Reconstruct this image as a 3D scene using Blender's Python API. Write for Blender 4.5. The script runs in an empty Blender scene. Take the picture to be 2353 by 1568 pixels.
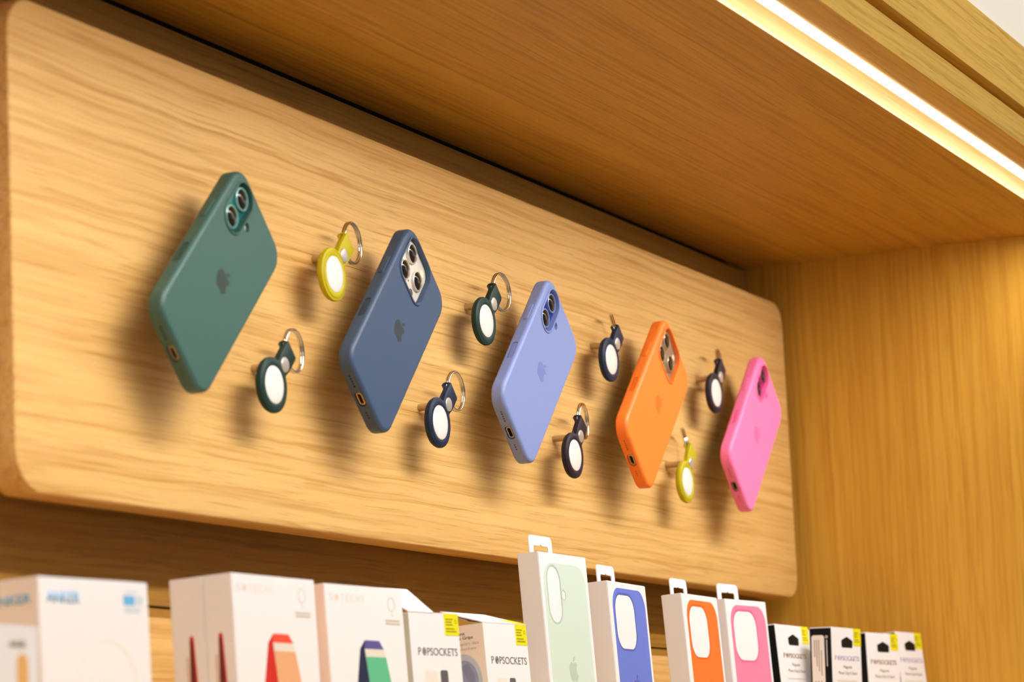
import bpy, bmesh, math, random
from mathutils import Matrix, Vector
from mathutils.geometry import tessellate_polygon

# ------------------------------------------------------------------ scene set-up
S = bpy.context.scene
COL = S.collection
MM = 0.001
Z0 = 1.45                                   # height of the phone row above the floor (m)
random.seed(4)


def P(x, y, z):
    """display coordinates (mm from the middle phone on the panel face) -> metres"""
    return Vector((x * MM, y * MM, z * MM + Z0))


cam_d = bpy.data.cameras.new('camera')
cam = bpy.data.objects.new('camera', cam_d)
COL.objects.link(cam)
cam_d.sensor_width = 36.0
cam_d.lens = 106.51
cam_d.clip_start = 0.05
CM = Matrix(((0.40601697, -0.12156501, -0.90574399),
             (-0.91274554, -0.10299706, -0.39533173),
             (-0.04523046, 0.98722518, -0.15277648)))
cam.matrix_world = Matrix.Translation(P(-2112.08, -934.18, -331.04)) @ CM.to_4x4()
cam_d.dof.use_dof = True
cam_d.dof.focus_distance = 2.26
cam_d.dof.aperture_fstop = 10.0
S.camera = cam

w = bpy.data.worlds.new('store_interior')
S.world = w
w.use_nodes = True
bg = w.node_tree.nodes['Background']
bg.inputs[0].default_value = (1.0, 0.96, 0.90, 1)
bg.inputs[1].default_value = 0.19


def area(name, loc, target, sx, sy, power, col):
    d = bpy.data.lights.new(name, 'AREA')
    d.shape = 'RECTANGLE'
    d.size, d.size_y = sx, sy
    d.energy = power
    d.color = col
    o = bpy.data.objects.new(name, d)
    COL.objects.link(o)
    o.location = loc
    o.rotation_euler = (Vector(target) - Vector(loc)).to_track_quat('-Z', 'Y').to_euler()
    return o


# ceiling lamp of the store, in front of the bay
area('store_ceiling_lamp', (-0.6, -2.6, 3.3), (0.0, -0.6, 1.4), 3.0, 1.2, 24.0, (1.0, 0.95, 0.88))
area('added_side_fill', (-4.2, -1.6, 2.3), (-0.2, -0.1, 1.3), 2.0, 1.6, 28.0, (1.0, 0.95, 0.88))  # added fill from the left, brightens the box sides
# added fill light close to the plaster, whitens the wall above the bay
area('added_plaster_fill', (-0.2, -1.15, 3.0), (0.1, -0.346, 2.0), 4.0, 0.15, 68.0, (1.0, 0.95, 0.88))

vs = S.view_settings
S.display_settings.display_device = 'sRGB'
vs.view_transform = 'Standard'
vs.look = 'None'
vs.gamma = 1.0
vs.exposure = -0.36
vs.use_curve_mapping = False
LED_STRENGTH = 6.0
LED_POWER = 6.3


# ------------------------------------------------------------------ materials
def lin(c):
    return tuple(((v / 255.0) / 12.92) if v / 255.0 < 0.04045 else (((v / 255.0) + 0.055) / 1.055) ** 2.4 for v in c)


MATS = {}


def mat(name, rgb, rough=0.5, metal=0.0, spec=0.5, emit=None, bump=None, coat=0.0, sheen=0.0):
    if name in MATS:
        return MATS[name]
    m = bpy.data.materials.new(name)
    m.use_nodes = True
    nt = m.node_tree
    b = nt.nodes['Principled BSDF']
    b.inputs['Base Color'].default_value = (*lin(rgb), 1)
    b.inputs['Roughness'].default_value = rough
    b.inputs['Metallic'].default_value = metal
    b.inputs['Specular IOR Level'].default_value = spec
    b.inputs['Coat Weight'].default_value = coat
    if emit:
        b.inputs['Emission Color'].default_value = (*emit[0], 1)
        b.inputs['Emission Strength'].default_value = emit[1]
    if bump:
        tc = nt.nodes.new('ShaderNodeTexCoord')
        n = nt.nodes.new('ShaderNodeTexNoise')
        n.inputs['Scale'].default_value = bump[0]
        n.inputs['Detail'].default_value = 3
        bp = nt.nodes.new('ShaderNodeBump')
        bp.inputs['Strength'].default_value = bump[1]
        bp.inputs['Distance'].default_value = bump[2]
        nt.links.new(tc.outputs['Object'], n.inputs['Vector'])
        nt.links.new(n.outputs['Fac'], bp.inputs['Height'])
        nt.links.new(bp.outputs['Normal'], b.inputs['Normal'])
    MATS[name] = m
    return m


def wood(name, light, dark, pore, axis='X', seed=0.0, gloss=0.5):
    """oak veneer: long soft bands, finer figure and short dark pores along one axis"""
    m = bpy.data.materials.new(name)
    m.use_nodes = True
    nt = m.node_tree
    N, L = nt.nodes.new, nt.links.new
    b = nt.nodes['Principled BSDF']
    b.inputs['Roughness'].default_value = gloss
    b.inputs['Specular IOR Level'].default_value = 0.3
    tc = N('ShaderNodeTexCoord')

    # gentle waviness of the grain
    wn = N('ShaderNodeTexNoise')
    wn.inputs['Scale'].default_value = 9.0
    wn.inputs['Detail'].default_value = 1.0
    L(tc.outputs['Object'], wn.inputs['Vector'])
    sc = N('ShaderNodeVectorMath')
    sc.operation = 'SCALE'
    sc.inputs['Scale'].default_value = 0.005
    L(wn.outputs['Color'], sc.inputs[0])
    warp = N('ShaderNodeVectorMath')
    warp.operation = 'ADD'
    L(tc.outputs['Object'], warp.inputs[0])
    L(sc.outputs[0], warp.inputs[1])

    def scaled(along, across):
        mp = N('ShaderNodeMapping')
        mp.inputs['Location'].default_value = (seed, seed * 1.7, seed * 0.3)
        if axis == 'X':
            mp.inputs['Scale'].default_value = (along, across, across)
        else:
            mp.inputs['Scale'].default_value = (across, across, along)
        L(warp.outputs[0], mp.inputs['Vector'])
        return mp.outputs['Vector']

    def noise(along, across, detail, dist=0.0):
        n = N('ShaderNodeTexNoise')
        n.inputs['Scale'].default_value = 1.0
        n.inputs['Detail'].default_value = detail
        n.inputs['Roughness'].default_value = 0.6
        n.inputs['Distortion'].default_value = dist
        L(scaled(along, across), n.inputs['Vector'])
        return n.outputs['Fac']

    def ramp(f, p0, p1, c0=(0, 0, 0, 1), c1=(1, 1, 1, 1)):
        r = N('ShaderNodeValToRGB')
        r.color_ramp.elements[0].position, r.color_ramp.elements[1].position = p0, p1
        r.color_ramp.elements[0].color, r.color_ramp.elements[1].color = c0, c1
        L(f, r.inputs['Fac'])
        return r.outputs['Color']

    def mix(f, a, c):
        x = N('ShaderNodeMix')
        x.data_type = 'RGBA'
        L(f, x.inputs['Factor'])
        for s, k in ((a, 'A'), (c, 'B')):
            if isinstance(s, tuple):
                [i for i in x.inputs if i.name == k and i.type == 'RGBA'][0].default_value = (*s, 1)
            else:
                L(s, [i for i in x.inputs if i.name == k and i.type == 'RGBA'][0])
        return [o for o in x.outputs if o.type == 'RGBA'][0]

    bands = ramp(noise(1.5, 34, 3, 0.35), 0.34, 0.7)
    fine = ramp(noise(3.6, 260, 3, 0.5), 0.45, 0.70)
    pores = ramp(noise(13, 760, 2), 0.6, 0.72)
    c1 = mix(bands, lin(light), tuple(0.62 * a + 0.38 * d for a, d in zip(lin(light), lin(dark))))
    c2 = mix(fine, c1, lin(dark))
    hp = N('ShaderNodeMath')
    hp.operation = 'MULTIPLY'
    L(pores, hp.inputs[0])
    hp.inputs[1].default_value = 0.42
    c3 = mix(hp.outputs[0], c2, lin(pore))
    L(c3, b.inputs['Base Color'])
    bp = N('ShaderNodeBump')
    bp.inputs['Strength'].default_value = 0.25
    bp.inputs['Distance'].default_value = 0.0006
    bp.invert = True
    L(pores, bp.inputs['Height'])
    L(bp.outputs['Normal'], b.inputs['Normal'])
    MATS[name] = m
    return m


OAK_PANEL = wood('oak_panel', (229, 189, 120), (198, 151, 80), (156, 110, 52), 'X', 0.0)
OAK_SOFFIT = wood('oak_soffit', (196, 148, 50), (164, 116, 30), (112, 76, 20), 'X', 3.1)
OAK_BACK_SHADED = wood('oak_back_shaded', (162, 120, 48), (132, 92, 30), (84, 54, 16), 'X', 7.7)  # same oak veneer, deep shade of the niche put into a darker colour
OAK_SIDE = wood('oak_side', (214, 168, 64), (190, 138, 40), (158, 108, 28), 'Z', 1.3)
OAK_FRONT = wood('oak_front', (226, 182, 86), (192, 148, 62), (150, 108, 42), 'X', 5.2)
OAK_EDGE = wood('oak_edge', (222, 186, 128), (204, 160, 98), (170, 122, 66), 'X', 9.1)
PLASTER = mat('white_plaster', (240, 234, 222), 0.9)
STONE = mat('stone_floor', (176, 168, 156), 0.6)
VOID = mat('black_void', (14, 13, 14), 0.9)
CARD = mat('white_card', (232, 233, 238), 0.55, bump=(900, 0.05, 0.0002))
BRASS = mat('bronze_peg', (190, 160, 112), 0.5, 0.25)
CHROME = mat('chrome', (225, 222, 218), 0.12, 1.0)
GLASS_BLACK = mat('lens_black', (26, 21, 16), 0.1, spec=0.35)
BLACK = mat('black_plastic', (8, 8, 8), 0.6, spec=0.15)


# ------------------------------------------------------------------ mesh helpers
def obj(name, bm, m, parent=None, smooth=35):
    me = bpy.data.meshes.new(name)
    bmesh.ops.recalc_face_normals(bm, faces=bm.faces[:])
    bm.to_mesh(me)
    bm.free()
    return link(name, me, m, parent, smooth)


def link(name, me, m, parent=None, smooth=35):
    me.materials.clear()
    me.materials.append(m)
    if smooth:
        for p in me.polygons:
            p.use_smooth = True
        me.set_sharp_from_angle(angle=math.radians(smooth))
    o = bpy.data.objects.new(name, me)
    COL.objects.link(o)
    if parent:
        o.parent = parent
    return o


def thing(name, label, cat, matrix, group=None):
    o = bpy.data.objects.new(name, None)
    o.empty_display_size = 0.02
    COL.objects.link(o)
    o.matrix_world = matrix
    return tag(o, label, cat, group)


def tag(o, label, cat, group=None):
    o['label'] = label
    o['category'] = cat
    if group:
        o['group'] = group
    return o


def struct(name, bm, m, parent=None):
    o = obj(name, bm, m, parent, smooth=0)
    o['kind'] = 'structure'
    return o


def box(bm, x0, x1, y0, y1, z0, z1):
    v = [bm.verts.new((x * MM, y * MM, z * MM)) for x, y, z in
         ((x0, y0, z0), (x1, y0, z0), (x1, y1, z0), (x0, y1, z0), (x0, y0, z1), (x1, y0, z1), (x1, y1, z1), (x0, y1, z1))]
    for f in ((0, 1, 2, 3), (4, 5, 6, 7), (0, 1, 5, 4), (1, 2, 6, 5), (2, 3, 7, 6), (3, 0, 4, 7)):
        bm.faces.new([v[i] for i in f])
    return bm


def wbox(*a):
    """box in display millimetres, lifted to the display height"""
    bm = box(bmesh.new(), *a)
    bmesh.ops.translate(bm, verts=bm.verts, vec=(0, 0, Z0))
    return bm


def rrect(w, h, r, cx=0.0, cy=0.0, n=10):
    """rounded rectangle as a function of an inset"""
    def f(i):
        rr = max(r - i, 0.02)
        a, b = w / 2 - i - rr, h / 2 - i - rr
        pts = []
        for q, (sx, sy) in enumerate(((1, 1), (-1, 1), (-1, -1), (1, -1))):
            for k in range(n + 1):
                t = math.pi / 2 * (q + k / n)
                pts.append((cx + sx * a + rr * math.cos(t), cy + sy * b + rr * math.sin(t)))
        return pts
    return f


def disc(r, cx=0.0, cy=0.0, n=40):
    def f(i):
        return [(cx + (r - i) * math.cos(2 * math.pi * k / n), cy + (r - i) * math.sin(2 * math.pi * k / n)) for k in range(n)]
    return f


def poly(pts):
    """polygon with mitred inset"""
    n = len(pts)
    ar = sum(pts[k][0] * pts[(k + 1) % n][1] - pts[(k + 1) % n][0] * pts[k][1] for k in range(n))
    if ar < 0:
        pts = pts[::-1]

    def f(i):
        if abs(i) < 1e-9:
            return list(pts)
        out = []
        for k in range(n):
            p0, p1, p2 = Vector(pts[k - 1]), Vector(pts[k]), Vector(pts[(k + 1) % n])
            d1, d2 = (p1 - p0).normalized(), (p2 - p1).normalized()
            n1, n2 = Vector((-d1.y, d1.x)), Vector((-d2.y, d2.x))
            mm = (n1 + n2)
            mm = mm / max(mm.length_squared * 0.5, 0.5)
            out.append(tuple(p1 + mm * i))
        return out
    return f


def arc_stages(z0, z1, b0, b1, n=4):
    """outline stages with rounded lower (b0) and upper (b1) edges"""
    st = []
    if b0 > 0:
        for k in range(n + 1):
            t = math.pi / 2 * k / n
            st.append((b0 * (1 - math.sin(t)), z0 + b0 * (1 - math.cos(t))))
    else:
        st.append((0, z0))
    if b1 > 0:
        for k in range(n + 1):
            t = math.pi / 2 * k / n
            st.append((b1 * (1 - math.cos(t)), z1 - b1 * (1 - math.sin(t))))
    else:
        st.append((0, z1))
    return st


def prism(bm, shape, stages, holes=(), axes=None, caps=(True, True)):
    """sweep an outline through (inset, z) stages; holes = (shape, stages) with the same end heights"""
    def put(x, y, z):
        if axes:
            o, u, v, n = axes
            p = Vector(o) + Vector(u) * x + Vector(v) * y + Vector(n) * z
            return bm.verts.new(p * MM)
        return bm.verts.new((x * MM, y * MM, z * MM))

    rims = [[], []]
    for sh, st, sgn in [(shape, stages, 1)] + [(h[0], h[1], -1) for h in holes]:
        loops = []
        for ins, z in st:
            p2 = sh(ins * sgn)
            loops.append(([put(x, y, z) for x, y in p2], p2))
        for (a, _), (b, _) in zip(loops, loops[1:]):
            for k in range(len(a)):
                k2 = (k + 1) % len(a)
                bm.faces.new((a[k], a[k2], b[k2], b[k]))
        rims[0].append(loops[0])
        rims[1].append(loops[-1])
    for side in (0, 1):
        if not caps[side]:
            continue
        lst = [l[1] if j == 0 else l[1][::-1] for j, l in enumerate(rims[side])]
        vv = [v for j, l in enumerate(rims[side]) for v in (l[0] if j == 0 else l[0][::-1])]
        if len(lst) == 1:
            try:
                bm.faces.new(vv)
                continue
            except ValueError:
                pass
        for t in tessellate_polygon([[Vector((x, y, 0)) for x, y in l] for l in lst]):
            try:
                bm.faces.new([vv[i] for i in t])
            except ValueError:
                pass
    return bm


def plate(shape, z0, z1, b=0.0, holes=(), axes=None, b0=0.0):
    return prism(bmesh.new(), shape, arc_stages(z0, z1, b0, b, 3),
                 [(h, [(0, z0), (0, z1)]) for h in holes], axes)


def torus(bm, R, r, mtx, n=48, m=10, a0=0.0, a1=2 * math.pi):
    full = abs(a1 - a0 - 2 * math.pi) < 1e-6
    rings = []
    cnt = n if full else n + 1
    for k in range(cnt):
        t = a0 + (a1 - a0) * k / n
        rings.append([bm.verts.new(mtx @ (Vector(((R + r * math.cos(s)) * math.cos(t), (R + r * math.cos(s)) * math.sin(t), r * math.sin(s))) * MM))
                      for s in [2 * math.pi * j / m for j in range(m)]])
    for k in range(n):
        a, b = rings[k], rings[(k + 1) % cnt]
        for j in range(m):
            bm.faces.new((a[j], a[(j + 1) % m], b[(j + 1) % m], b[j]))
    return bm


def tube_y(bm, x, z, r, y0, y1, n=18, bev=0.5):
    """round peg along -Y from y0 (panel) to y1"""
    return prism(bm, disc(r, n=n), [(0, y0), (0, y1 - bev), (bev, y1)], axes=((x, 0, z), (1, 0, 0), (0, 0, 1), (0, -1, 0)))


def cut(o, cutters):
    """apply boolean differences to object o"""
    for c in cutters:
        md = o.modifiers.new('cut', 'BOOLEAN')
        md.operation = 'DIFFERENCE'
        md.solver = 'EXACT'
        md.object = c
    bpy.context.view_layer.update()
    dg = bpy.context.evaluated_depsgraph_get()
    me = bpy.data.meshes.new_from_object(o.evaluated_get(dg))
    o.modifiers.clear()
    o.data = me
    for c in cutters:
        bpy.data.objects.remove(c)
    for p in me.polygons:
        p.use_smooth = True
    me.set_sharp_from_angle(angle=math.radians(40))
    wn = o.modifiers.new('normals', 'WEIGHTED_NORMAL')
    wn.keep_sharp = True
    bpy.context.view_layer.update()
    dg = bpy.context.evaluated_depsgraph_get()
    o.data = bpy.data.meshes.new_from_object(o.evaluated_get(dg))
    o.modifiers.clear()
    return o


def text_mesh(body, x0, x1, y0, y1, axes, thick=0.12, weight=0.0):
    """lettering fitted to a rectangle on a plane (o, u, v, n in mm)"""
    cu = bpy.data.curves.new('lettering', 'FONT')
    cu.body = body
    cu.size = 1.0
    cu.resolution_u = 3
    cu.offset = weight
    t = bpy.data.objects.new('lettering', cu)
    COL.objects.link(t)
    bpy.context.view_layer.update()
    me = bpy.data.meshes.new_from_object(t.evaluated_get(bpy.context.evaluated_depsgraph_get()))
    bpy.data.objects.remove(t)
    xs = [v.co.x for v in me.vertices]
    ys = [v.co.y for v in me.vertices]
    o, u, v_, n = [Vector(a) for a in axes]
    bm = bmesh.new()
    bm.from_mesh(me)
    for v in bm.verts:
        a = x0 + (v.co.x - min(xs)) / (max(xs) - min(xs)) * (x1 - x0)
        b = y0 + (v.co.y - min(ys)) / (max(ys) - min(ys)) * (y1 - y0)
        v.co = (o + u * a + v_ * b + n * 0.02) * MM
    r = bmesh.ops.extrude_face_region(bm, geom=bm.faces[:])
    bmesh.ops.translate(bm, verts=[g for g in r['geom'] if isinstance(g, bmesh.types.BMVert)], vec=n * thick * MM)
    return bm


# ------------------------------------------------------------------ the bay (setting)
XR = 712.5                                   # right side wall of the bay
XL = -1900.0
struct('floor', box(bmesh.new(), -6000, 6000, -7000, 1500, -60, 0), STONE)
struct('wall_back', wbox(XL, XR, 40, 58, -1449, 187), OAK_BACK_SHADED)
struct('wall_behind', wbox(XL - 20, XR + 40, 62, 80, -1449, 320), VOID)  # black backing, the darkness of the gap put into its colour
struct('wall_right', wbox(XR, XR + 32, -348.2, 62, -1449, 282), OAK_SIDE)
struct('wall_left', wbox(XL - 32, XL, -348.2, 62, -1449, 282), OAK_SIDE)
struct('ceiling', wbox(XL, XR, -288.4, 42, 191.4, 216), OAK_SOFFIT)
struct('trim_7', wbox(XL, XR, -289.6, -288.4, 191.4, 214), OAK_EDGE)      # pale solid-oak lipping
struct('trim_1', wbox(XL, XR, -321.5, -288.4, 214.05, 232), OAK_FRONT)      # top of the light groove
struct('trim_2', wbox(XL, XR, -347.5, -321.7, 191.6, 215.8), OAK_FRONT)    # lower front rail
struct('trim_3', wbox(XL, XR, -334, -322, 215.8, 226), OAK_FRONT)      # shadow gap
struct('trim_4', wbox(XL, XR, -347.5, -328, 226, 280.8), OAK_FRONT)      # upper front board
struct('wall_upper', wbox(-4000, 4000, -342, -326, 282, 2600), PLASTER)
struct('wall_beside_right', wbox(XR + 32, 4000, -342, -326, -1449, 281.9), PLASTER)
struct('wall_beside_left', wbox(-4000, XL - 32, -342, -326, -1449, 281.9), PLASTER)
struct('trim_5', wbox(XL, XR, 35.5, 40, -195, -187.5), OAK_BACK_SHADED)
struct('trim_6', wbox(XL, XR, 35.5, 40, -202, -196.8), OAK_BACK_SHADED)
struct('wall_lower', wbox(XL, XR, 30, 40, -420, -203), OAK_PANEL)

# recessed light strip
t = thing('light_strip', 'glowing white light strip in the groove at the front of the wooden soffit', 'lamp', Matrix.Translation(P(-600, -315, 195)))
LED = mat('led_diffuser', (255, 250, 240), 0.5, emit=((1.0, 0.94, 0.84), LED_STRENGTH))
bm = bmesh.new()
prof = [(-304, 206), (-303.6, 197.8), (-321.5, 190.4), (-321.5, 206)]
a = [bm.verts.new(((XL + 600) * MM, (y + 315) * MM, (z - 195) * MM)) for y, z in prof]
b = [bm.verts.new(((XR - 1 + 600) * MM, (y + 315) * MM, (z - 195) * MM)) for y, z in prof]
for k in range(4):
    bm.faces.new((a[k], a[(k + 1) % 4], b[(k + 1) % 4], b[k]))
bm.faces.new(a)
bm.faces.new(b)
obj('diffuser', bm, LED, t, 0)
obj('channel', box(bmesh.new(), XL + 600, XR - 1 + 600, -6, 10, 11, 19), mat('aluminium', (190, 188, 184), 0.4, 1.0), t, 0)

# the strip's own light: a long narrow emitter along the diffuser, its optics aimed back onto the display
ld = bpy.data.lights.new('light_strip_beam', 'AREA')
ld.shape = 'RECTANGLE'
ld.size, ld.size_y = (XR - XL - 4) * MM, 0.011
ld.energy = LED_POWER
ld.spread = math.radians(106)
ld.color = (1.0, 0.93, 0.87)
lo = bpy.data.objects.new('light_strip_beam', ld)
COL.objects.link(lo)
lo.location = P((XR + XL) / 2, -311.6, 191.6)
lo.rotation_euler = Vector((0, 0.66, -0.75)).to_track_quat('-Z', 'Y').to_euler()

# shelf for the boxes
SH = -330.0
t = tag(obj('shelf', wbox(XL, XR, -285, 29.5, SH - 20, SH), OAK_PANEL, None, 0),
        'oak shelf carrying the row of accessory boxes below the display panel', 'shelf')

# ------------------------------------------------------------------ display panel with inlays and pegs
PX0, PX1, PZ0, PZ1 = -674.8, 695.4, -141.5, 147.9
pcx, pcz = (PX0 + PX1) / 2, (PZ0 + PZ1) / 2
panel = thing('display_panel', 'long light oak display board with rounded corners on which the phones hang', 'display board',
              Matrix.Translation(P(0, 0, 0)))
AX = ((0, 0, 0), (1, 0, 0), (0, 0, 1), (0, -1, 0))
SLOT_UP = [-336.5 + 247.6 * k for k in range(4)]
SLOT_LO = [-424.0 + 247.6 * k for k in range(4)]
slots = [(x, 44.6) for x in SLOT_UP] + [(x, -40.5) for x in SLOT_LO] + [(-594.4, -39.8)]
holes = [rrect(126.3, 7.9, 3.3, x + 63, z, 5) for x, z in slots]
bm = prism(bmesh.new(), rrect(PX1 - PX0, PZ1 - PZ0, 24, pcx, pcz, 14), arc_stages(-21.4, 0, 1.0, 2.0, 4),
           [(h, [(0, -21.4), (0, 0)]) for h in holes], AX)
obj('board', bm, OAK_PANEL, panel)
for x, z in slots:
    obj('inlay_plug', plate(rrect(126.1, 7.7, 3.2, x + 63, z, 5), -15, -0.04, 0.25, axes=AX), OAK_PANEL, panel)

TAGS_UP = [-303.9, -57.0, 191.1, 440.0]
TAGS_LO = [-394.7, -145.6, 101.7, 351.5]
PH_D = 36.0
PITCH = 247.58
for x in TAGS_UP:
    obj('peg', tube_y(bmesh.new(), x, 45.2, 2.6, -4, 18.7), BRASS, panel)
for x in TAGS_LO:
    obj('peg', tube_y(bmesh.new(), x, -40.3, 2.6, -4, 18.7), BRASS, panel)
for k in range(5):
    obj('peg', tube_y(bmesh.new(), (k - 2) * PITCH, 0, 2.2, -4, 24.6), BRASS, panel)

# ------------------------------------------------------------------ fruit emblem outline (24-unit box, y down)
def bez(p0, p1, p2, p3, n=8):
    return [tuple((1 - t) ** 3 * a + 3 * (1 - t) ** 2 * t * b + 3 * (1 - t) * t * t * c + t ** 3 * d
                  for a, b, c, d in zip(p0, p1, p2, p3)) for t in [k / n for k in range(n)]]


def rel_path(start, segs):
    x, y = start
    out = []
    for s in segs:
        p = [(x, y)] + [(x + s[i], y + s[i + 1]) for i in (0, 2, 4)]
        out += bez(*p)
        x, y = p[3]
    return out


FRUIT = rel_path((12.152, 6.896), [
    (-.948, 0, -2.415, -1.078, -3.96, -1.04), (-2.04, .027, -3.91, 1.183, -4.961, 3.014), (-2.117, 3.675, -.546, 9.103, 1.519, 12.09),
    (1.013, 1.454, 2.208, 3.09, 3.792, 3.039), (1.52, -.065, 2.09, -.987, 3.935, -.987), (1.831, 0, 2.35, .987, 3.96, .948),
    (1.637, -.026, 2.676, -1.48, 3.676, -2.948), (1.156, -1.688, 1.636, -3.325, 1.662, -3.415), (-.039, -.013, -3.182, -1.221, -3.22, -4.857),
    (-.026, -3.04, 2.48, -4.494, 2.597, -4.559), (-1.429, -2.09, -3.623, -2.324, -4.39, -2.376), (-2.0, -.156, -3.675, 1.09, -4.61, 1.09)])
LEAF = rel_path((15.53, 3.83), [(.843, -1.012, 1.4, -2.427, 1.245, -3.83), (-1.207, .052, -2.662, .805, -3.532, 1.818),
                                (-.78, .896, -1.454, 2.338, -1.273, 3.714), (1.338, .104, 2.715, -.688, 3.559, -1.701)])


def emblem(cx, cy, sc, z0, z1, axes=None, n0=0):
    bm = bmesh.new()
    for pth in (FRUIT, LEAF):
        prism(bm, poly([(cx + (x - 12) * sc, cy - (y - 13.2) * sc) for x, y in pth]), [(0, z0), (0, z1)], axes=axes)
    return bm


# ------------------------------------------------------------------ phones in silicone cases
TILT = 0.7932


def hang_matrix(x, y, z, tilt):
    c, s = math.cos(tilt), math.sin(tilt)
    # local x -> u, local y -> v (up along the object), local z -> towards the viewer
    return Matrix.Translation(P(x, y, z)) @ Matrix(((c, s, 0, 0), (0, 0, -1, 0), (-s, c, 0, 0), (0, 0, 0, 1)))


def case_mesh(pro):
    W2, H2 = (74.8, 152.6) if pro else (75.0, 150.8)
    bm = bmesh.new()
    cam_shape = rrect(38.6, 38.6, 9.5, -10.4, 52.6, 10) if pro else rrect(20.6, 40.0, 10.2, -19.2, 50.6, 12)
    prism(bm, rrect(W2, H2, 14.5, n=14), arc_stages(0, 11, 2.2, 3.2, 6), [(cam_shape, [(0, 0), (0, 10.4), (0.2, 10.8), (0.6, 11.0)])])
    o = obj('case_body', bm, BLACK)
    cs = []

    def cutter(b):
        cs.append(obj('cutter', b, BLACK, None, 0))
    yb = -H2 / 2
    dn = lambda x: ((x, yb + 5.0, 5.4), (1, 0, 0), (0, 0, 1), (0, -1, 0))
    cutter(plate(rrect(12.4, 5.8, 2.85, n=6), 2.4, 7, axes=dn(0)))
    for x in (-20.4, -18.2, -16.0, -13.8, -11.6, 11.6, 13.8, 16.0):
        cutter(plate(disc(0.68, n=10), 3.4, 7, axes=dn(x)))
    cutter(plate(rrect(19.5, 5.0, 1.9, n=5), 4.0, 7, axes=((-W2 / 2 + 5, -21.5, 5.4), (0, 1, 0), (0, 0, 1), (-1, 0, 0))))
    if not pro:
        cutter(plate(disc(3.2, -4.8, 49.8, 20), 8.6, 13))
    cut(o, cs)
    me = o.data
    bpy.data.objects.remove(o)
    return me


CASES = {False: case_mesh(False), True: case_mesh(True)}
PARTS = {}


def shared(key, fn):
    if key not in PARTS:
        me = bpy.data.meshes.new(key)
        bm = fn()
        bmesh.ops.recalc_face_normals(bm, faces=bm.faces[:])
        bm.to_mesh(me)
        bm.free()
        PARTS[key] = me
    return PARTS[key].copy()


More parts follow.
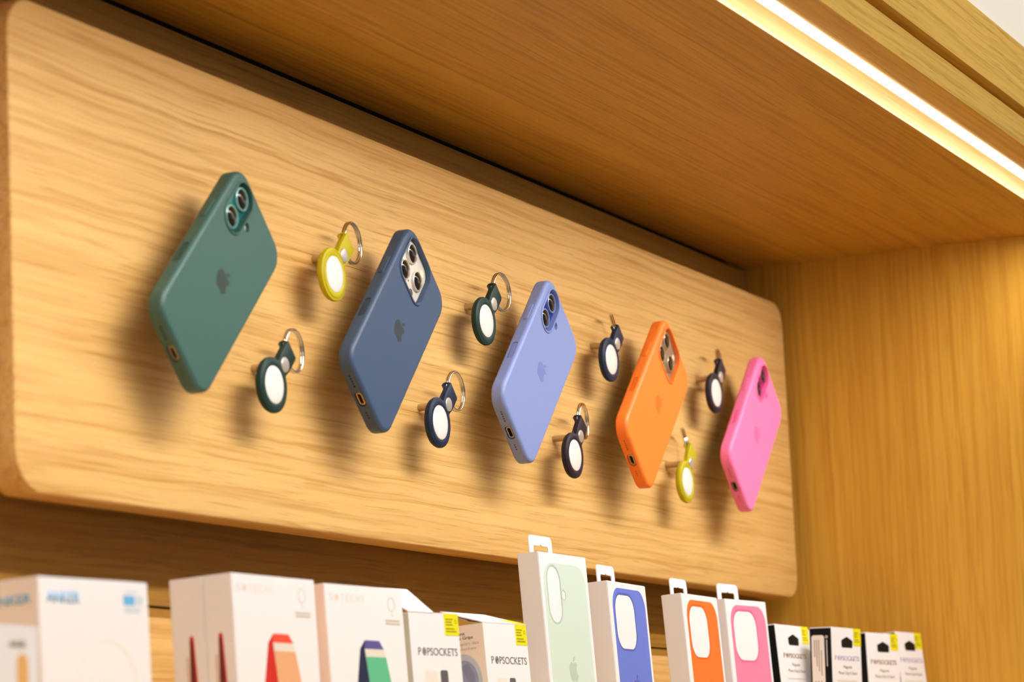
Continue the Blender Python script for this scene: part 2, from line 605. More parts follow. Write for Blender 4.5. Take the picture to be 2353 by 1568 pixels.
def phone(k, pro, case_rgb, plate_rgb, ring_rgb, logo_rgb, label, ctl_rgb, dz=0.0, dt=0.0, metal_plate=False, port_rgb=(170, 160, 140)):
    nm = label.split()[0]
    W2, H2 = (74.8, 152.6) if pro else (75.0, 150.8)
    t = thing('phone_in_case', label, 'phone', hang_matrix((k - 2) * PITCH, -25.0, dz, TILT + dt), 'phones in coloured cases on the display board')
    sil = mat('silicone_' + nm, case_rgb, 0.5, spec=0.6)
    pl = mat('camera_plate_' + nm, plate_rgb, 0.35, 0.25 if metal_plate else 0.1)
    rg = mat('lens_ring_' + nm, ring_rgb, 0.3, 0.6)
    cm = CASES[pro].copy()
    cm.materials.clear()
    cm.materials.append(sil)
    cb = bpy.data.objects.new('case_body', cm)
    COL.objects.link(cb)
    cb.parent = t
    link('phone_screen', shared('screen%d' % pro, lambda: plate(rrect(70.6, H2 - 4.6, 12.4, n=8), -0.35, 0.3, 0.2)), GLASS_BLACK, t)
    if pro:
        cshape = rrect(38.6, 38.6, 9.5, -10.4, 52.6, 10)
        lenses = [(-19.4, 61.4), (-19.4, 43.2), (-1.6, 52.5)]
        R, RW = 7.3, 0.8
    else:
        cshape = rrect(20.6, 40.0, 10.2, -19.2, 50.6, 12)
        lenses = [(-19.2, 60.2), (-19.2, 41.2)]
        R, RW = 7.7, 1.15
    lp = prism(bmesh.new(), (lambda i: cshape(i - 1.5)), arc_stages(10.6, 11.9, 0, 0.6, 3),
               [((lambda i: cshape(i)), [(0, 10.6), (0, 11.5), (0.3, 11.9)])])
    link('camera_lip', shared('lip%d' % pro, lambda: lp), sil, t)
    isl = link('camera_plate', shared('isl%d' % pro, lambda: plate((lambda i: cshape(i + 0.2)), 4.5, 8.0, 0.8)), pl, t)
    for lx, ly in lenses:
        l = link('lens', shared('lens%g%g%d' % (lx, ly, pro), lambda: prism(bmesh.new(), disc(R, lx, ly), arc_stages(7.5, 10.0, 0, 0.4, 3),
                 [(disc(R - RW, lx, ly), [(0, 7.5), (0, 9.7), (0.2, 10.0)])])), rg, t)
        link('lens_glass', shared('glass%g%g%d' % (lx, ly, pro), lambda: prism(bmesh.new(), disc(R - RW - 0.02, lx, ly), [(0, 7.6), (0, 9.0), (0.5, 9.35), (1.6, 9.7), (3.2, 10.0), (5.0, 10.15)])), GLASS_BLACK, l)
        link('lens_iris', shared('iris%g%g%d' % (lx, ly, pro), lambda: plate(disc(1.6, lx, ly, 24), 10.0, 10.18, 0.05)), mat('lens_iris', (44, 38, 32), 0.3), l)
    if pro:
        link('flash', shared('flash', lambda: plate(disc(2.7, 1.2, 65.0, 24), 7.8, 8.2, 0.1)), mat('flash_cream', (238, 230, 205), 0.3), t)
        link('depth_sensor', shared('lidar', lambda: plate(disc(3.0, -1.6, 39.5, 24), 7.8, 8.15, 0.1)), mat('sensor_brown', (42, 30, 26), 0.15), t)
        link('microphone', shared('mic', lambda: plate(disc(0.7, -9.6, 43.4, 14), 7.8, 8.15)), BLACK, t)
    else:
        link('flash', shared('flashb', lambda: plate(disc(2.6, -4.8, 49.8, 24), 8.3, 8.9, 0.1)), mat('flash_grey', (196, 196, 188), 0.25), t)
    link('emblem', shared('emblem', lambda: emblem(0.2, -0.6, 0.76, 10.95, 11.06)), mat('emblem_' + nm, logo_rgb, 0.45), t, 0)
    # left edge: raised side button and recessed camera control
    lf = lambda y: ((-W2 / 2, y, 5.4), (0, 1, 0), (0, 0, 1), (-1, 0, 0))
    link('side_button', shared('button%d' % pro, lambda: plate(rrect(19.0, 4.2, 1.6, n=5), -0.6, 0.55, 0.3, axes=lf(26.0))), sil, t)
    link('camera_control', shared('control%d' % pro, lambda: plate(rrect(18.6, 4.2, 1.6, n=5), -1.2, -0.28, 0.2, axes=lf(-21.5))), mat('control_' + nm, ctl_rgb, 0.5, spec=0.15), t)
    # bottom edge: port and speaker grille
    dn = lambda x: ((x, -H2 / 2, 5.4), (1, 0, 0), (0, 0, 1), (0, -1, 0))
    pt = link('charging_port', shared('port%d' % pro, lambda: prism(bmesh.new(), rrect(10.6, 4.4, 2.1, n=6), [(0, -2.9), (0, -1.0), (0.2, -0.8)],
              [(rrect(8.6, 2.7, 1.3, n=6), [(0, -2.9), (0, -0.8)])], dn(0))), mat('port_metal_' + nm, port_rgb, 0.35, 0.8), t)
    link('port_opening', shared('portin%d' % pro, lambda: plate(rrect(8.8, 2.9, 1.35, n=6), -2.95, -2.2, axes=dn(0))), BLACK, pt)
    link('speaker_grille', shared('grill%d' % pro, lambda: plate(rrect(11.5, 2.4, 0.5, n=2), -1.9, -1.2, axes=dn(-16.0))), BLACK, t)
    link('microphone_grille', shared('grilm%d' % pro, lambda: plate(rrect(7.2, 2.4, 0.5, n=2), -1.9, -1.2, axes=dn(13.8))), BLACK, t)
    return t


phone(0, False, (50, 92, 86), (10, 96, 92), (140, 196, 192), (42, 60, 56), 'dark green cased phone with two lenses, hanging nearest the board\'s left end', (50, 78, 72), 0.2, 0.010)
phone(1, True, (52, 78, 110), (226, 220, 208), (238, 236, 230), (46, 58, 68), 'slate blue cased phone showing three lenses on a silver plate', (58, 70, 86), 0.7, -0.018, True, (214, 178, 112))
phone(2, False, (124, 144, 202), (10, 42, 140), (148, 168, 226), (108, 124, 190), 'periwinkle blue cased phone with two lenses, third in the row', (120, 138, 196), 0.1, -0.004, False, (176, 176, 184))
phone(3, True, (255, 130, 40), (152, 136, 112), (208, 194, 170), (240, 112, 34), 'bright orange cased phone with three bronze-tinted lenses', (240, 112, 40), 0.6, 0.011, True, (206, 186, 150))
phone(4, False, (255, 124, 184), (196, 20, 150), (214, 90, 170), (244, 100, 160), 'bubblegum pink cased phone hanging nearest the board\'s right end', (244, 104, 160), -1.6, 0.001)


# ------------------------------------------------------------------ leather key rings with tracker discs
def strap_outline():
    R = 18.3
    pts = []
    for k in range(61):
        a = math.radians(112 + 316 * k / 60)
        pts.append((R * math.cos(a), -21.0 + R * math.sin(a)))
    right = [(6.6, -3.6), (6.8, -1.8), (7.4, 1.2), (7.7, 4.6), (7.7, 9.0), (7.6, 14.6), (7.2, 16.0), (6.0, 16.7)]
    pts += right + [(-x, y) for x, y in right[::-1]]
    return pts


def key_ring(x, z, rgb, label, tilt, ring_a, ring_up=0.0, stitch=None, lean=0.0):
    nm = label.split()[0] + str(rgb[0])
    t = thing('tracker_key_ring', label, 'key ring', hang_matrix(x, -16.5, z, math.radians(tilt)), 'key rings on the display board')
    lea = mat('leather_' + nm, rgb, 0.5, spec=0.35, bump=(1400, 0.12, 0.0003))
    ol = poly(strap_outline())
    link('front_leather', shared('front_leather', lambda: prism(bmesh.new(), ol, [(0.5, 3.9), (0, 4.4), (0, 6.0), (0.3, 6.7), (0.9, 7.0)],
         [(disc(12.5, 0, -21.0, 48), [(0, 3.9), (0, 6.4), (0.4, 7.0)])])), lea, t)
    link('leather_dome', shared('leather_dome', lambda: prism(bmesh.new(), disc(16.9, 0, -21.0, 48), [(0, 6.8), (0.5, 7.2), (1.4, 7.5), (2.6, 7.6), (3.5, 7.5), (4.25, 7.2)],
         [(disc(12.5, 0, -21.0, 48), [(0, 6.8), (0, 7.2)])])), lea, t)
    link('back_leather', shared('back_leather', lambda: plate(disc(17.6, 0, -21.0, 48), 2.2, 4.6, 0.2, b0=1.4)), lea, t)
    # strap folded back round the ring
    fold = [(-6.0, 2.3), (4.0, 2.2), (10.0, 2.2), (12.6, 1.2), (15.0, -0.6), (17.2, -0.2), (18.4, 2.2), (18.0, 4.6), (16.7, 6.6),
            (15.2, 6.2), (16.2, 4.4), (16.7, 2.6), (16.2, 1.4), (14.8, 1.6), (12.8, 3.2), (10.0, 3.7), (4.0, 3.8), (-6.0, 3.8)]
    link('back_strap', shared('back_strap', lambda: prism(bmesh.new(), poly(fold), [(0.3, -7.2), (0, -6.8), (0, 6.8), (0.3, 7.2)],
         axes=((0, 0, 0), (0, 1, 0), (0, 0, 1), (1, 0, 0)))), lea, t)
    link('tracker_disc', shared('tracker_disc', lambda: prism(bmesh.new(), disc(12.6, 0, -21.0, 48), [(0, 4.2), (0, 6.9), (0.3, 7.4), (1.2, 7.8), (3.5, 8.2), (7.0, 8.5), (11.0, 8.6)])),
         mat('tracker_white', (232, 230, 228), 0.07), t)
    link('snap_stud', shared('snap', lambda: prism(bmesh.new(), disc(5.1, 0, 0, 32), [(0, 6.9), (0, 7.5), (0.35, 7.9), (1.5, 8.15), (3.0, 8.3)])), mat('satin_steel', (214, 210, 204), 0.36, 0.7), t)
    st = bmesh.new()
    for k in range(56):
        a0 = 2 * math.pi * (k + 0.2) / 56
        torus(st, 16.0, 0.22, Matrix.Translation((0, -21.0 * MM, 7.3 * MM)), 2, 5, a0, a0 + 2 * math.pi * 0.55 / 56)
    o = link('stitching', shared('stitching', lambda: st), mat('stitch_' + nm, stitch or rgb, 0.6), t)
    # split ring through the fold
    a = math.radians(ring_a)
    h = Vector((math.cos(a), math.sin(a), 0))                 # world direction in the ring's plane
    upv = Vector((0, math.sin(math.radians(lean)), math.cos(math.radians(lean))))
    upv = (upv - h * upv.dot(h)).normalized()
    e = math.radians(ring_up)
    c_dir = h * math.cos(e) + upv * math.sin(e)
    loop_local = Vector((-2.6, 15.2, 2.9)) * MM
    M3 = t.matrix_world.to_3x3()
    cw = M3 @ loop_local + c_dir * 13.2 * MM
    nrm = h.cross(upv)
    RB = Matrix((h, upv, nrm)).transposed()
    loc = Matrix.Translation(M3.inverted() @ cw) @ (M3.inverted() @ RB).to_4x4()
    rb = bmesh.new()
    torus(rb, 14.1, 0.95, loc @ Matrix.Translation((0, 0, 0.8 * MM)), 56, 10)
    torus(rb, 14.1, 0.95, loc @ Matrix.Translation((0, 0, -0.8 * MM)), 56, 10)
    obj('split_ring', rb, CHROME, t, 60)
    return t


YEL, GRN, NAV, PUR = (184, 172, 0), (18, 50, 46), (16, 35, 62), (34, 22, 38)
key_ring(TAGS_UP[0], 45.2, YEL, 'chartreuse leather key ring in the upper row between the green and slate blue phones', 45, 3, 0, (150, 132, 0))
key_ring(TAGS_UP[1], 45.2, GRN, 'dark green leather key ring in the upper row, left of the periwinkle phone', 45, -3, 0, (40, 84, 76))
key_ring(TAGS_UP[2], 45.2, NAV, 'navy leather key ring in the upper row between periwinkle and orange phones', 45, 20, 10, (36, 62, 96), 16)
key_ring(TAGS_UP[3], 45.2, PUR, 'blackish purple leather key ring in the upper row, left of the pink phone', 41, 13, 5, (66, 48, 72), 8)
key_ring(TAGS_LO[0], -40.3, GRN, 'dark green leather key ring in the lower row, right of the green phone', 46, 4, 0, (40, 84, 76))
key_ring(TAGS_LO[1], -40.3, NAV, 'navy leather key ring in the lower row below the slate blue phone', 46, 1, 0, (36, 62, 96))
key_ring(TAGS_LO[2], -40.3, PUR, 'blackish purple leather key ring in the lower row, left of the orange phone', 39, 8, 5, (66, 48, 72))
key_ring(TAGS_LO[3], -40.3, YEL, 'chartreuse leather key ring in the lower row between orange and pink phones', 34, 20, 25, (150, 132, 0), 16)


# ------------------------------------------------------------------ boxes on the shelf
def box_thing(name, label, A, yaw, lean, H, group=None, cat='box'):
    """thing whose local frame is: x right, y back, z up, origin at the front left bottom edge"""
    R3 = Matrix.Rotation(math.radians(yaw), 3, 'Z') @ Matrix.Rotation(math.radians(lean), 3, 'X')
    base = Vector(A) - R3 @ Vector((0, 0, H))
    return thing(name, label, cat, Matrix.Translation(P(*base)) @ R3.to_4x4(), group)


def height(A, lean, t):
    """carton height that lets its lowest edge stand on the shelf"""
    l = math.radians(lean)
    drop = A[2] - SH - 0.2
    if lean < 0:
        return (drop + t * math.sin(l)) / math.cos(l) if False else (drop - t * math.sin(-l)) / math.cos(l)
    return drop / math.cos(l)


def carton(t, W_, T_, H_, m=None, open_top=False):
    bm = bmesh.new()
    if not open_top:
        box(bm, 0, W_, 0, T_, 0, H_)
        bmesh.ops.bevel(bm, geom=bm.edges[:], offset=0.5 * MM, segments=2, affect='EDGES')
    else:
        th = 0.5
        prism(bm, poly([(0, 0), (W_, 0), (W_, T_), (0, T_)]), [(0, 0), (0, H_)],
              [(poly([(th, th), (W_ - th, th), (W_ - th, T_ - th), (th, T_ - th)]), [(0, 0), (0, H_)])], caps=(True, True))
        box(bm, th, W_ - th, th, T_ - th, 0.2, 0.8)
    return obj('carton', bm, m or CARD, t, 0 if open_top else 30)


def FR(H):      # drawing plane of the front face: x right, y up measured from the top edge
    return ((0, 0, H), (1, 0, 0), (0, 0, 1), (0, -1, 0))


def LS(H):      # left side face: x towards the front, 0 at the front edge (negative going back)
    return ((0, 0, H), (0, -1, 0), (0, 0, 1), (-1, 0, 0))


def TP(H):      # top face
    return ((0, 0, H), (1, 0, 0), (0, 1, 0), (0, 0, 1))


def pr(t, name, shape, m, H, z0=-0.1, z1=0.14, b=0.0, face=FR, holes=()):
    return obj(name, plate(shape, z0, z1, b, holes, face(H)), m, t, 30)


def rect(x0, x1, y0, y1):
    return poly([(x0, y0), (x1, y0), (x1, y1), (x0, y1)])


def tx(t, body, x0, x1, y0, y1, m, H, face=FR, weight=0.0, name='lettering'):
    return obj(name, text_mesh(body, x0, x1, y0, y1, face(H), weight=weight), m, t, 0)


BLUE = mat('print_sky_blue', (104, 180, 234), 0.5)
PALE = mat('print_pale_blue', (196, 214, 226), 0.5)
GREYT = mat('print_light_grey', (214, 210, 204), 0.5)
GREY2 = mat('print_warm_grey', (196, 188, 168), 0.5)
PEACH = mat('print_peach', (244, 196, 170), 0.5)
DARKT = mat('print_dark', (58, 56, 54), 0.5)
YELLOW = mat('print_yellow', (226, 220, 0), 0.5)
YELLTX = mat('print_olive', (150, 142, 20), 0.5)
JET = mat('print_black', (12, 14, 14), 0.6, spec=0.15)

# tall white box at far left with sky-blue lettering
A = (-788.5, -85, -201.5)
H = height(A, -1.7, 62)
t = box_thing('accessory_box', 'large white box with sky-blue lettering at the far left of the shelf', A, -7.2, -1.7, H)
carton(t, 91, 62, H)
tx(t, 'ANKER', 6.6, 33.4, -13.2, -7.2, BLUE, H, weight=0.02)
tx(t, 'ANKER', -33, -4.6, -13.4, -8.6, BLUE, H, LS, weight=0.02)
pr(t, 'blue_badge', rrect(9.5, 5.2, 0.8, 74.4, -10.2, 3), BLUE, H)
pr(t, 'pale_badge', rrect(6.0, 4.8, 0.6, 83.2, -10.0, 3), PALE, H)
for k, (x0, x1, y) in enumerate(((71, 82, -5.6), (70, 85, -14.6), (70, 83, -16.2))):
    pr(t, 'small_print', rect(x0, x1, y - 0.5, y + 0.5), PALE, H)
pr(t, 'printed_ring', disc(25, 54, -56, 64), mat('print_faint_grey', (233, 231, 227), 0.5), H, holes=(disc(23.8, 54, -56, 64),))

# narrow white box in front of it
A2 = (-930, -150, -235.6)
H = height(A2, 0, 30)
t = box_thing('accessory_box', 'small white box with a tan strip picture standing before the sky-blue lettered box', A2, 0, 0, H)
carton(t, 40, 26, H)
tx(t, 'ANKER', 14.6, 29.0, -10.2, -7.0, mat('print_khaki', (140, 132, 108), 0.5), H, weight=0.03)
pr(t, 'strip_picture', rrect(9.5, 70, 4.5, 25.8, -48, 8), mat('print_tan', (226, 176, 104), 0.5), H)

# two boxes with a red folding stand, one behind the other, and a third with a navy one
A = (-585.3, -85, -189.1)
YAW, LEAN = -2.2, -2.15
H = height(A, LEAN, 20)
R3 = Matrix.Rotation(math.radians(YAW), 3, 'Z') @ Matrix.Rotation(math.radians(LEAN), 3, 'X')
RED, REDD, TAN = mat('print_red', (236, 78, 48), 0.5), mat('print_deep_red', (200, 36, 26), 0.5), mat('print_sand', (222, 168, 124), 0.5)
CLAY = mat('print_maroon', (98, 30, 32), 0.5)


def stand_picture(t, H, a, b_, c, x=0.0, y=0.0):
    w_ = mat('print_white_grey', (220, 216, 206), 0.5)
    pic = pr(t, 'stand_picture', poly([(43.4 + x, -33.8 + y), (60.8 + x, -33.8 + y), (66 + x, -39.2 + y), (42.4 + x, -39.2 + y)]), a, H)
    pr(t, 'picture_edge', poly([(43.4 + x, -33.8 + y), (42.4 + x, -39.2 + y), (45.6 + x, -62 + y), (52 + x, -110 + y), (18 + x, -110 + y), (30.8 + x, -62 + y), (37.2 + x, -39.2 + y)]), b_, H)
    pr(t, 'picture_window', poly([(42.4 + x, -39.2 + y), (66 + x, -39.2 + y), (67.6 + x, -44 + y), (43.6 + x, -44 + y)]), w_, H, z1=0.18)
    pr(t, 'picture_flap', poly([(43.6 + x, -44 + y), (67.8 + x, -44 + y), (72.6 + x, -62 + y), (85 + x, -110 + y), (52 + x, -110 + y), (45.6 + x, -62 + y)]), c, H, z1=0.18)
    return pic


def sat_front(t, H):
    xs = [(5.0, 9.6, 'S'), (18.6, 22.8, 'T'), (25.0, 28.4, 'E'), (30.6, 35.0, 'C'), (37.2, 41.2, 'H'), (44.2, 45.2, 'I')]
    for x0, x1, ch in xs:
        tx(t, ch, x0, x1, -10.4, -5.8, GREYT, H)
    star = []
    for k in range(12):
        r = 2.5 if k % 2 == 0 else 1.1
        star.append((13.9 + r * math.cos(math.pi * k / 6), -8.1 + r * math.sin(math.pi * k / 6)))
    pr(t, 'star_mark', poly(star), PEACH, H)
    pr(t, 'ring_icon', disc(4.6, 79.6, -10.2, 40), GREYT, H, holes=(disc(3.7, 79.6, -10.2, 40),))
    pr(t, 'icon_stem', rect(79.3, 80.0, -18.0, -15.4), GREYT, H)
    for y in (-20.6, -22.6):
        pr(t, 'small_print', rect(71.0, 88.6, y - 0.55, y + 0.55), GREY2, H)


for j, (off, T_, lab) in enumerate(((0.0, 19.4, 'white box with a red and tan folding stand printed on its front'),
                                    (19.6, 22.5, 'white box directly behind the red folding stand box, its side edge showing'))):
    Aj = Vector(A) + R3 @ Vector((0, off, 0))
    Hj = height(Aj, LEAN, T_)
    t = box_thing('folding_stand_box', lab, Aj, YAW, LEAN, Hj, 'folding stand boxes')
    carton(t, 95.8, T_, Hj)
    sat_front(t, Hj)
    stand_picture(t, Hj, RED, REDD, TAN)
    sp = pr(t, 'side_picture', poly([(-10.7, -35.2), (-10.0, -33.8), (-8.6, -33.8), (-7.9, -35.2), (-6.7, -62), (-5.6, -110), (-12.6, -110), (-11.8, -62)]), REDD, Hj, face=LS)
    pr(t, 'side_picture_core', poly([(-10.5, -36.5), (-8.8, -36.5), (-7.8, -62), (-7.0, -110), (-12.2, -110), (-11.4, -62)]), CLAY, Hj, z1=0.18, face=LS)
    pr(t, 'side_picture_shadow', poly([(-13.4, -46.0), (-12.2, -46.0), (-12.3, -115), (-13.8, -115)]), GREY2, Hj, face=LS)

A = (-469.9, -85, -189.5)
H = height(A, -2.83, 20)
t = box_thing('folding_stand_box', 'white box with a navy and green folding stand printed on its front', A, -4.12, -2.83, H, 'folding stand boxes')
carton(t, 93.8, 20, H)
sat_front(t, H)
stand_picture(t, H, mat('print_indigo', (88, 84, 150), 0.5), mat('print_navy', (30, 36, 72), 0.5), mat('print_jade', (92, 186, 144), 0.5))
pr(t, 'peach_side', rect(-19.6, -0.4, -130, -0.6), mat('pale_peach', (255, 226, 210), 0.5), H, face=LS)  # even peach sheet over the whole left face
pr(t, 'side_picture', rect(-13, -7.4, -100, -35), mat('print_navy', (30, 36, 72), 0.5), H, z1=0.18, face=LS)


# phone-grip boxes with yellow corner stickers
def swirl_word(t, x0, x1, y0, y1, m, H, weight=0.0):
    """word whose second letter is a ringed swirl disc"""
    n = x1 - x0
    tx(t, 'P', x0, x0 + n * 0.07, y0, y1, m, H, weight=weight)
    cx, cy, rx, ry = x0 + n * 0.152, (y0 + y1) / 2, n * 0.046, (y1 - y0) * 0.52
    sw = lambda s: poly([(cx + s * rx * math.cos(k * math.pi / 12), cy + s * ry * math.sin(k * math.pi / 12)) for k in range(24)])
    pr(t, 'swirl_letter', sw(1.0), m, H, holes=(sw(0.78),))
    pr(t, 'swirl_letter', sw(0.6), m, H, holes=(sw(0.4),))
    pr(t, 'swirl_letter', sw(0.24), m, H)
    tx(t, 'PSOCKETS', x0 + n * 0.225, x1, y0, y1, m, H, weight=weight)


def sticker(t, x0, x1, yb, H, T_=10.0, lid=None):
    bm = plate(rect(x0, x1, yb, 0.1), -0.1, 0.16, 0, (), FR(H))
    if lid is None:
        prism(bm, rect(x0, x1, -0.16, T_), [(0, -0.1), (0, 0.16)], axes=TP(H))
    o = obj('yellow_sticker', bm, YELLOW, t, 0)
    o['label'] = 'yellow sticker folded over the top edge'
    w_ = x1 - x0
    for k, (f, y) in enumerate(((0.52, -3.6), (0.42, -5.4), (0.48, -7.2), (0.6, -9.8), (0.72, -11.6))):
        obj('sticker_print', plate(rect(x0 + 1.6, x0 + 1.6 + w_ * f, y - 0.45, y + 0.45), 0.1, 0.2, 0, (), FR(H)), YELLTX, o, 0)
    obj('sticker_icon', plate(disc(1.4, x1 - 3.2, -5.0, 20), 0.1, 0.2, 0, (disc(1.0, x1 - 3.2, -5.0, 20),), FR(H)), YELLTX, o, 0)
    return o


SIDE_CREAM = mat('print_cream', (240, 234, 226), 0.5)
for j, (A, yaw, lean, W_, lab) in enumerate((
        ((-353.2, -85, -202.5), -9.3, -2.7, 56.2, 'white phone-grip box with a steeply lifted lid, beside the navy stand box'),
        ((-238.4, -85, -205.0), -4.4, -3.4, 61.9, 'white phone-grip box with gaping lid and blue ring on its side'))):
    T_ = 34
    H = height(A, lean, T_)
    t = box_thing('phone_grip_box', lab, A, yaw, lean, H, 'white phone-grip boxes')
    carton(t, W_, T_, H, None, True)
    swirl_word(t, 7.8, W_ - 3.6, -27.6, -22.6, mat('print_charcoal', (84, 80, 76), 0.5), H, 0.0)
    sticker(t, W_ - 16.4, W_ - 0.1, -14.2, H, lid=True)
    pr(t, 'pink_picture', rrect(14.5, 40, 2.0, 20.5, -57.3, 4), mat('print_blush', (240, 222, 214), 0.5), H)
    pr(t, 'grip_picture', rrect(8.4, 40, 1.6, 35.4, -57.0, 4), mat('print_graphite', (92, 90, 92), 0.5), H)
    pr(t, 'side_print', rect(-T_ + 0.3, -0.3, -120, -0.6), mat('print_sage', (206, 212, 204), 0.5) if j == 0 else SIDE_CREAM, H, face=LS, z1=0.1)
    # lid hinged along the front top edge
    lm = bmesh.new()
    if j == 1:
        an = math.radians(19)
        ax = ((0, 0, H), (1, 0, 0), (0, math.cos(an), math.sin(an)), (0, -math.sin(an), math.cos(an)))
        prism(lm, poly([(0, 0), (W_, 0), (W_, T_), (0, T_)]), [(0, 0), (0, 0.7)], axes=ax)
        bx = Vector((0, T_ * math.cos(an), H + T_ * math.sin(an)))
        a2 = math.radians(24)
        ax2 = (bx, (1, 0, 0), (0, -math.cos(a2), -math.sin(a2)), (0, math.sin(a2), -math.cos(a2)))
        prism(lm, poly([(1.5, 0), (W_ - 1.5, 0), (W_ - 5, 20), (5, 20)]), [(0, -0.4), (0, 0.3)], axes=ax2)
        o = obj('lid', lm, CARD, t, 0)
        obj('lid_sticker', plate(rect(W_ - 16.4, W_ - 0.1, 0.0, 13.0), 0.7, 0.86, 0, (), ax), YELLOW, o, 0)
    else:
        an = math.radians(34)
        ax = ((0, 0, H), (1, 0, 0), (0, math.cos(an), math.sin(an)), (0, -math.sin(an), math.cos(an)))
        prism(lm, poly([(0, 0), (W_ * 0.5, 0), (W_ * 0.72, T_), (0, T_)]), [(0, 0), (0, 0.7)], axes=ax)
        prism(lm, poly([(W_ * 0.3, 0), (W_, 0), (W_, T_ * 0.8), (W_ * 0.3, T_ * 0.8)]), [(0, -0.3), (0, 0.4)], axes=TP(H))
        o = obj('lid', lm, CARD, t, 0)
        obj('lid_sticker', plate(rect(W_ - 16.4, W_ - 0.1, 0.0, 13.0), 0.4, 0.56, 0, (), TP(H)), YELLOW, o, 0)
    # left dust flap lying inside
    obj('dust_flap', plate(poly([(0, 1), (14, 5), (14, 27), (0, 33)]), -3.4, -2.9, 0, (), TP(H)), CARD, t, 0)
    if j == 1:
        tx(t, 'Mount', -26.0, -14.4, -6.8, -4.6, DARKT, H, LS, 0.02)
        tx(t, 'to Grips', -21.0, -8.4, -10.4, -7.6, DARKT, H, LS, 0.02)
        tx(t, 'Support des', -24.0, -4.2, -14.4, -11.6, mat('print_taupe', (170, 156, 140), 0.5), H, LS)
        tx(t, 'PopSockets', -24.0, -6.6, -17.6, -15.2, mat('print_taupe', (170, 156, 140), 0.5), H, LS)
        el = lambda a, b_: poly([(-17.5 + a * math.cos(k * math.pi / 24), -38 + b_ * math.sin(k * math.pi / 24)) for k in range(48)])
        rg = pr(t, 'grip_ring_picture', el(13.6, 18.5), mat('print_grey_blue', (190, 206, 228), 0.5), H, face=LS, z1=0.16, holes=(el(10.6, 14.2),))
        pr(t, 'grip_centre_picture', el(10.6, 14.2), mat('print_steel_blue', (146, 166, 210), 0.5), H, face=LS, z1=0.14)
        pr(t, 'grip_shade_picture', poly([(-20, -28), (-14, -26), (-9.5, -34), (-9.5, -46), (-16, -51), (-14, -40)]), mat('print_slate', (130, 148, 192), 0.5), H, face=LS, z1=0.19)


# phone-case boxes with hang tabs
def case_box(A, yaw, lean, W_, T_, rgb, dark, label, kind, cw=(0, 0)):
    H = height(A, lean, T_)
    nm = label.split()[1]
    t = box_thing('phone_case_box', label, A, yaw, lean, H, 'phone-case boxes with hang tabs')
    carton(t, W_, T_, H)
    m = mat('case_print_' + nm, rgb, 0.5)
    md = mat('case_print_edge_' + nm, dark, 0.5)
    c = W_ / 2
    # hang tab standing on the rear top edge, with a euro slot
    tw, th_ = 40.0, 15.5
    tab = rrect(tw, th_ + 6, 4.5, c, th_ / 2 - 3, 8)
    slot = poly([(c - 11.6, 2.2), (c - 2.4, 2.2), (c - 1.2, 2.9), (c + 1.2, 2.9), (c + 2.4, 2.2), (c + 11.6, 2.2), (c + 12.8, 3.6), (c + 12.8, 6.8), (c + 11.6, 8.2),
                 (c + 2.2, 8.2), (c, 9.4), (c - 2.2, 8.2), (c - 11.6, 8.2), (c - 12.8, 6.8), (c - 12.8, 3.6)])
    obj('hang_tab', plate(tab, -0.7, 0.1, 0, (slot,), ((0, T_ - 0.2, H), (1, 0, 0), (0, 0, 1), (0, -1, 0))), CARD, t, 20)
    # printed picture of the case, life-size
    pw = min(72.5, W_ - 9)
    x0 = cw[0]
    pic_h = 146.0
    wide = cw[1]
    cx = x0 + wide / 2
    top = -4.6 if kind == 'square' else -7.3
    hole = rrect(44.0, 41.0, 13.0, x0 + 26.6, top - 25.4, 12) if kind == 'square' else rrect(21.6, 40.4, 10.8, x0 + 16.6, top - 22.6, 14)
    holes = [hole]
    if kind != 'square':
        holes.append(disc(3.4, x0 + 32.4, top - 22.6, 20))
    hh = min(pic_h, H + top - 4)
    body = rrect(wide, hh, 15, cx, top - hh / 2, 12)
    pic = pr(t, 'case_picture', body, m, H, holes=holes)
    # moulded rim round the camera opening and round the picture's edge
    obj('picture_rim', plate((lambda i: hole(i - 1.5)), -0.1, 0.2, 0, (hole,), FR(H)), md, pic, 30)
    if kind != 'square':
        fl = disc(4.0, x0 + 32.4, top - 22.6, 20)
        obj('picture_rim', plate(fl, -0.1, 0.2, 0, (disc(3.3, x0 + 32.4, top - 22.6, 20),), FR(H)), md, pic, 30)
    obj('picture_emblem', emblem(cx + 1.0, top - 76.5 if kind != 'square' else top - 74.5, 0.76, 0.1, 0.22, FR(H)), md, pic, 0)
    return t


case_box((-138.0, -85, -150.5), -1.1, -2.96, 84.4, 16.5, (203, 224, 214), (178, 200, 188),
         'tall pale-green case box with hang tab, tallest on the shelf', 'pill', (5.6, 73.6))
case_box((-9.9, -85, -164.8), 2.65, -2.83, 88.2, 16.0, (98, 122, 216), (78, 94, 182),
         'white periwinkle case box with hang tab and blue case picture', 'square', (7.8, 75.4))
case_box((145.4, -85, -167.0), 1.32, -3.33, 88.0, 17.0, (255, 116, 40), (236, 88, 20),
         'white orange case box with hang tab and orange case picture', 'square', (8.6, 74.4))
case_box((246.3, -85, -167.1), -5.72, -3.1, 79.8, 15.5, (252, 128, 166), (226, 92, 150),
         'white pink case box with hang tab and pink case picture', 'square', (7.6, 68.0))


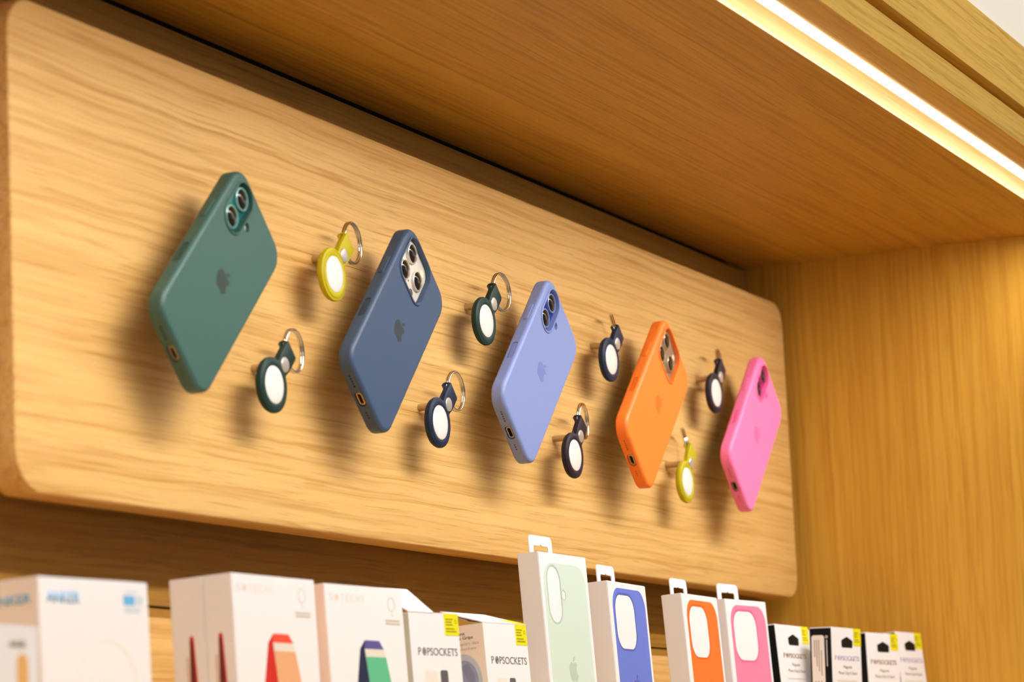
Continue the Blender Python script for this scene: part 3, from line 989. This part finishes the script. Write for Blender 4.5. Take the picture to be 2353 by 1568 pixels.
# phone-grip boxes with black sides
def grip_box(A, yaw, lean, W_, T_, word_rgb, label, side_label=False):
    H = height(A, lean, T_)
    t = box_thing('phone_grip_pack', label, A, yaw, lean, H, 'black-sided phone-grip boxes')
    carton(t, W_, T_, H)
    pr(t, 'black_side', rect(-T_ + 0.3, -0.2, -H + 1, -1.0), JET, H, face=LS)
    sticker(t, W_ - 18.2, W_ - 0.1, -15.2, H, 5.0)
    c = W_ / 2 + 1.5
    pr(t, 'hang_hole', poly([(c - 12, -17.2), (c + 12, -17.2), (c + 13.2, -15.6), (c + 13.6, -11.4), (c + 12.4, -10.6), (c + 0.6, -7.8), (c - 0.6, -7.8), (c - 12.4, -10.6), (c - 13.6, -11.4), (c - 13.2, -15.6)]), BLACK, H)
    wm = mat('word_%d' % word_rgb[0], word_rgb, 0.5)
    swirl_word(t, c - 30, c + 29, -28.4, -24.2, wm, H, 0.015)
    tx(t, 'Magnetic', c - 10.5, c + 11, -36.0, -32.6, mat('print_stone', (150, 138, 118), 0.5), H)
    tx(t, 'Phone Grip & Stand', c - 22, c + 22, -41.4, -37.8, mat('print_stone', (150, 138, 118), 0.5), H)
    pr(t, 'small_print', rect(c - 26, c + 22, -46.6, -45.8), mat('print_sandstone', (206, 196, 178), 0.5), H)
    if side_label:
        lb = pr(t, 'side_label', rrect(11.8, 110, 2.2, -12.4, -62, 5), SIDE_CREAM, H, face=LS, z1=0.18)
        for k, (x, y0, y1) in enumerate(((-15.6, -26, -11), (-13.6, -34, -11), (-11.6, -38, -11), (-9.4, -42, -20), (-15.4, -64, -46), (-12.6, -64, -46), (-9.8, -64, -46))):
            obj('label_print', plate(rect(x - 0.4, x + 0.4, y0, y1), 0.1, 0.24, 0, (), LS(H)), mat('print_stone', (150, 138, 118), 0.5), lb, 0)
        pr(t, 'side_print', rect(-4.6, -4.0, -34, -11), mat('print_cream', (240, 234, 226), 0.5), H, face=LS, z1=0.18)
        pr(t, 'side_icon', disc(1.2, -4.4, -8.6, 16), mat('print_cream', (240, 234, 226), 0.5), H, face=LS, z1=0.18, holes=(disc(0.7, -4.4, -8.6, 16),))
    return t


BRN, LAV = (150, 112, 84), (176, 172, 206)
grip_box((339.5, -95, -185.0), -0.3, -3.6, 87.1, 22, BRN, 'black-sided grip box with brown lettering, next to the pink case box')
grip_box((401.6, -125, -187.3), -3.2, 1.6, 71.8, 20, LAV, 'black-sided grip box with lavender lettering and a cream label on its side', True)
grip_box((519.3, -119, -187.6), -6.0, -0.4, 74.5, 22, BRN, 'black-sided grip box with brown lettering, second from the right end')
grip_box((614.2, -118, -183.5), -4.0, -4.4, 68.0, 22, LAV, 'black-sided grip box with pale lavender lettering, rightmost on the shelf')
A = (452.0, -60, -180.8)
H = height(A, -2.0, 20)
t = box_thing('phone_grip_pack', 'white box mostly hidden behind the brown-lettered box beside the pink case box', A, 0.0, -2.0, H, 'black-sided phone-grip boxes')
carton(t, 87, 20, H)
pr(t, 'black_side', rect(-19.6, -0.2, -H + 1, -1.0), JET, H, face=LS)
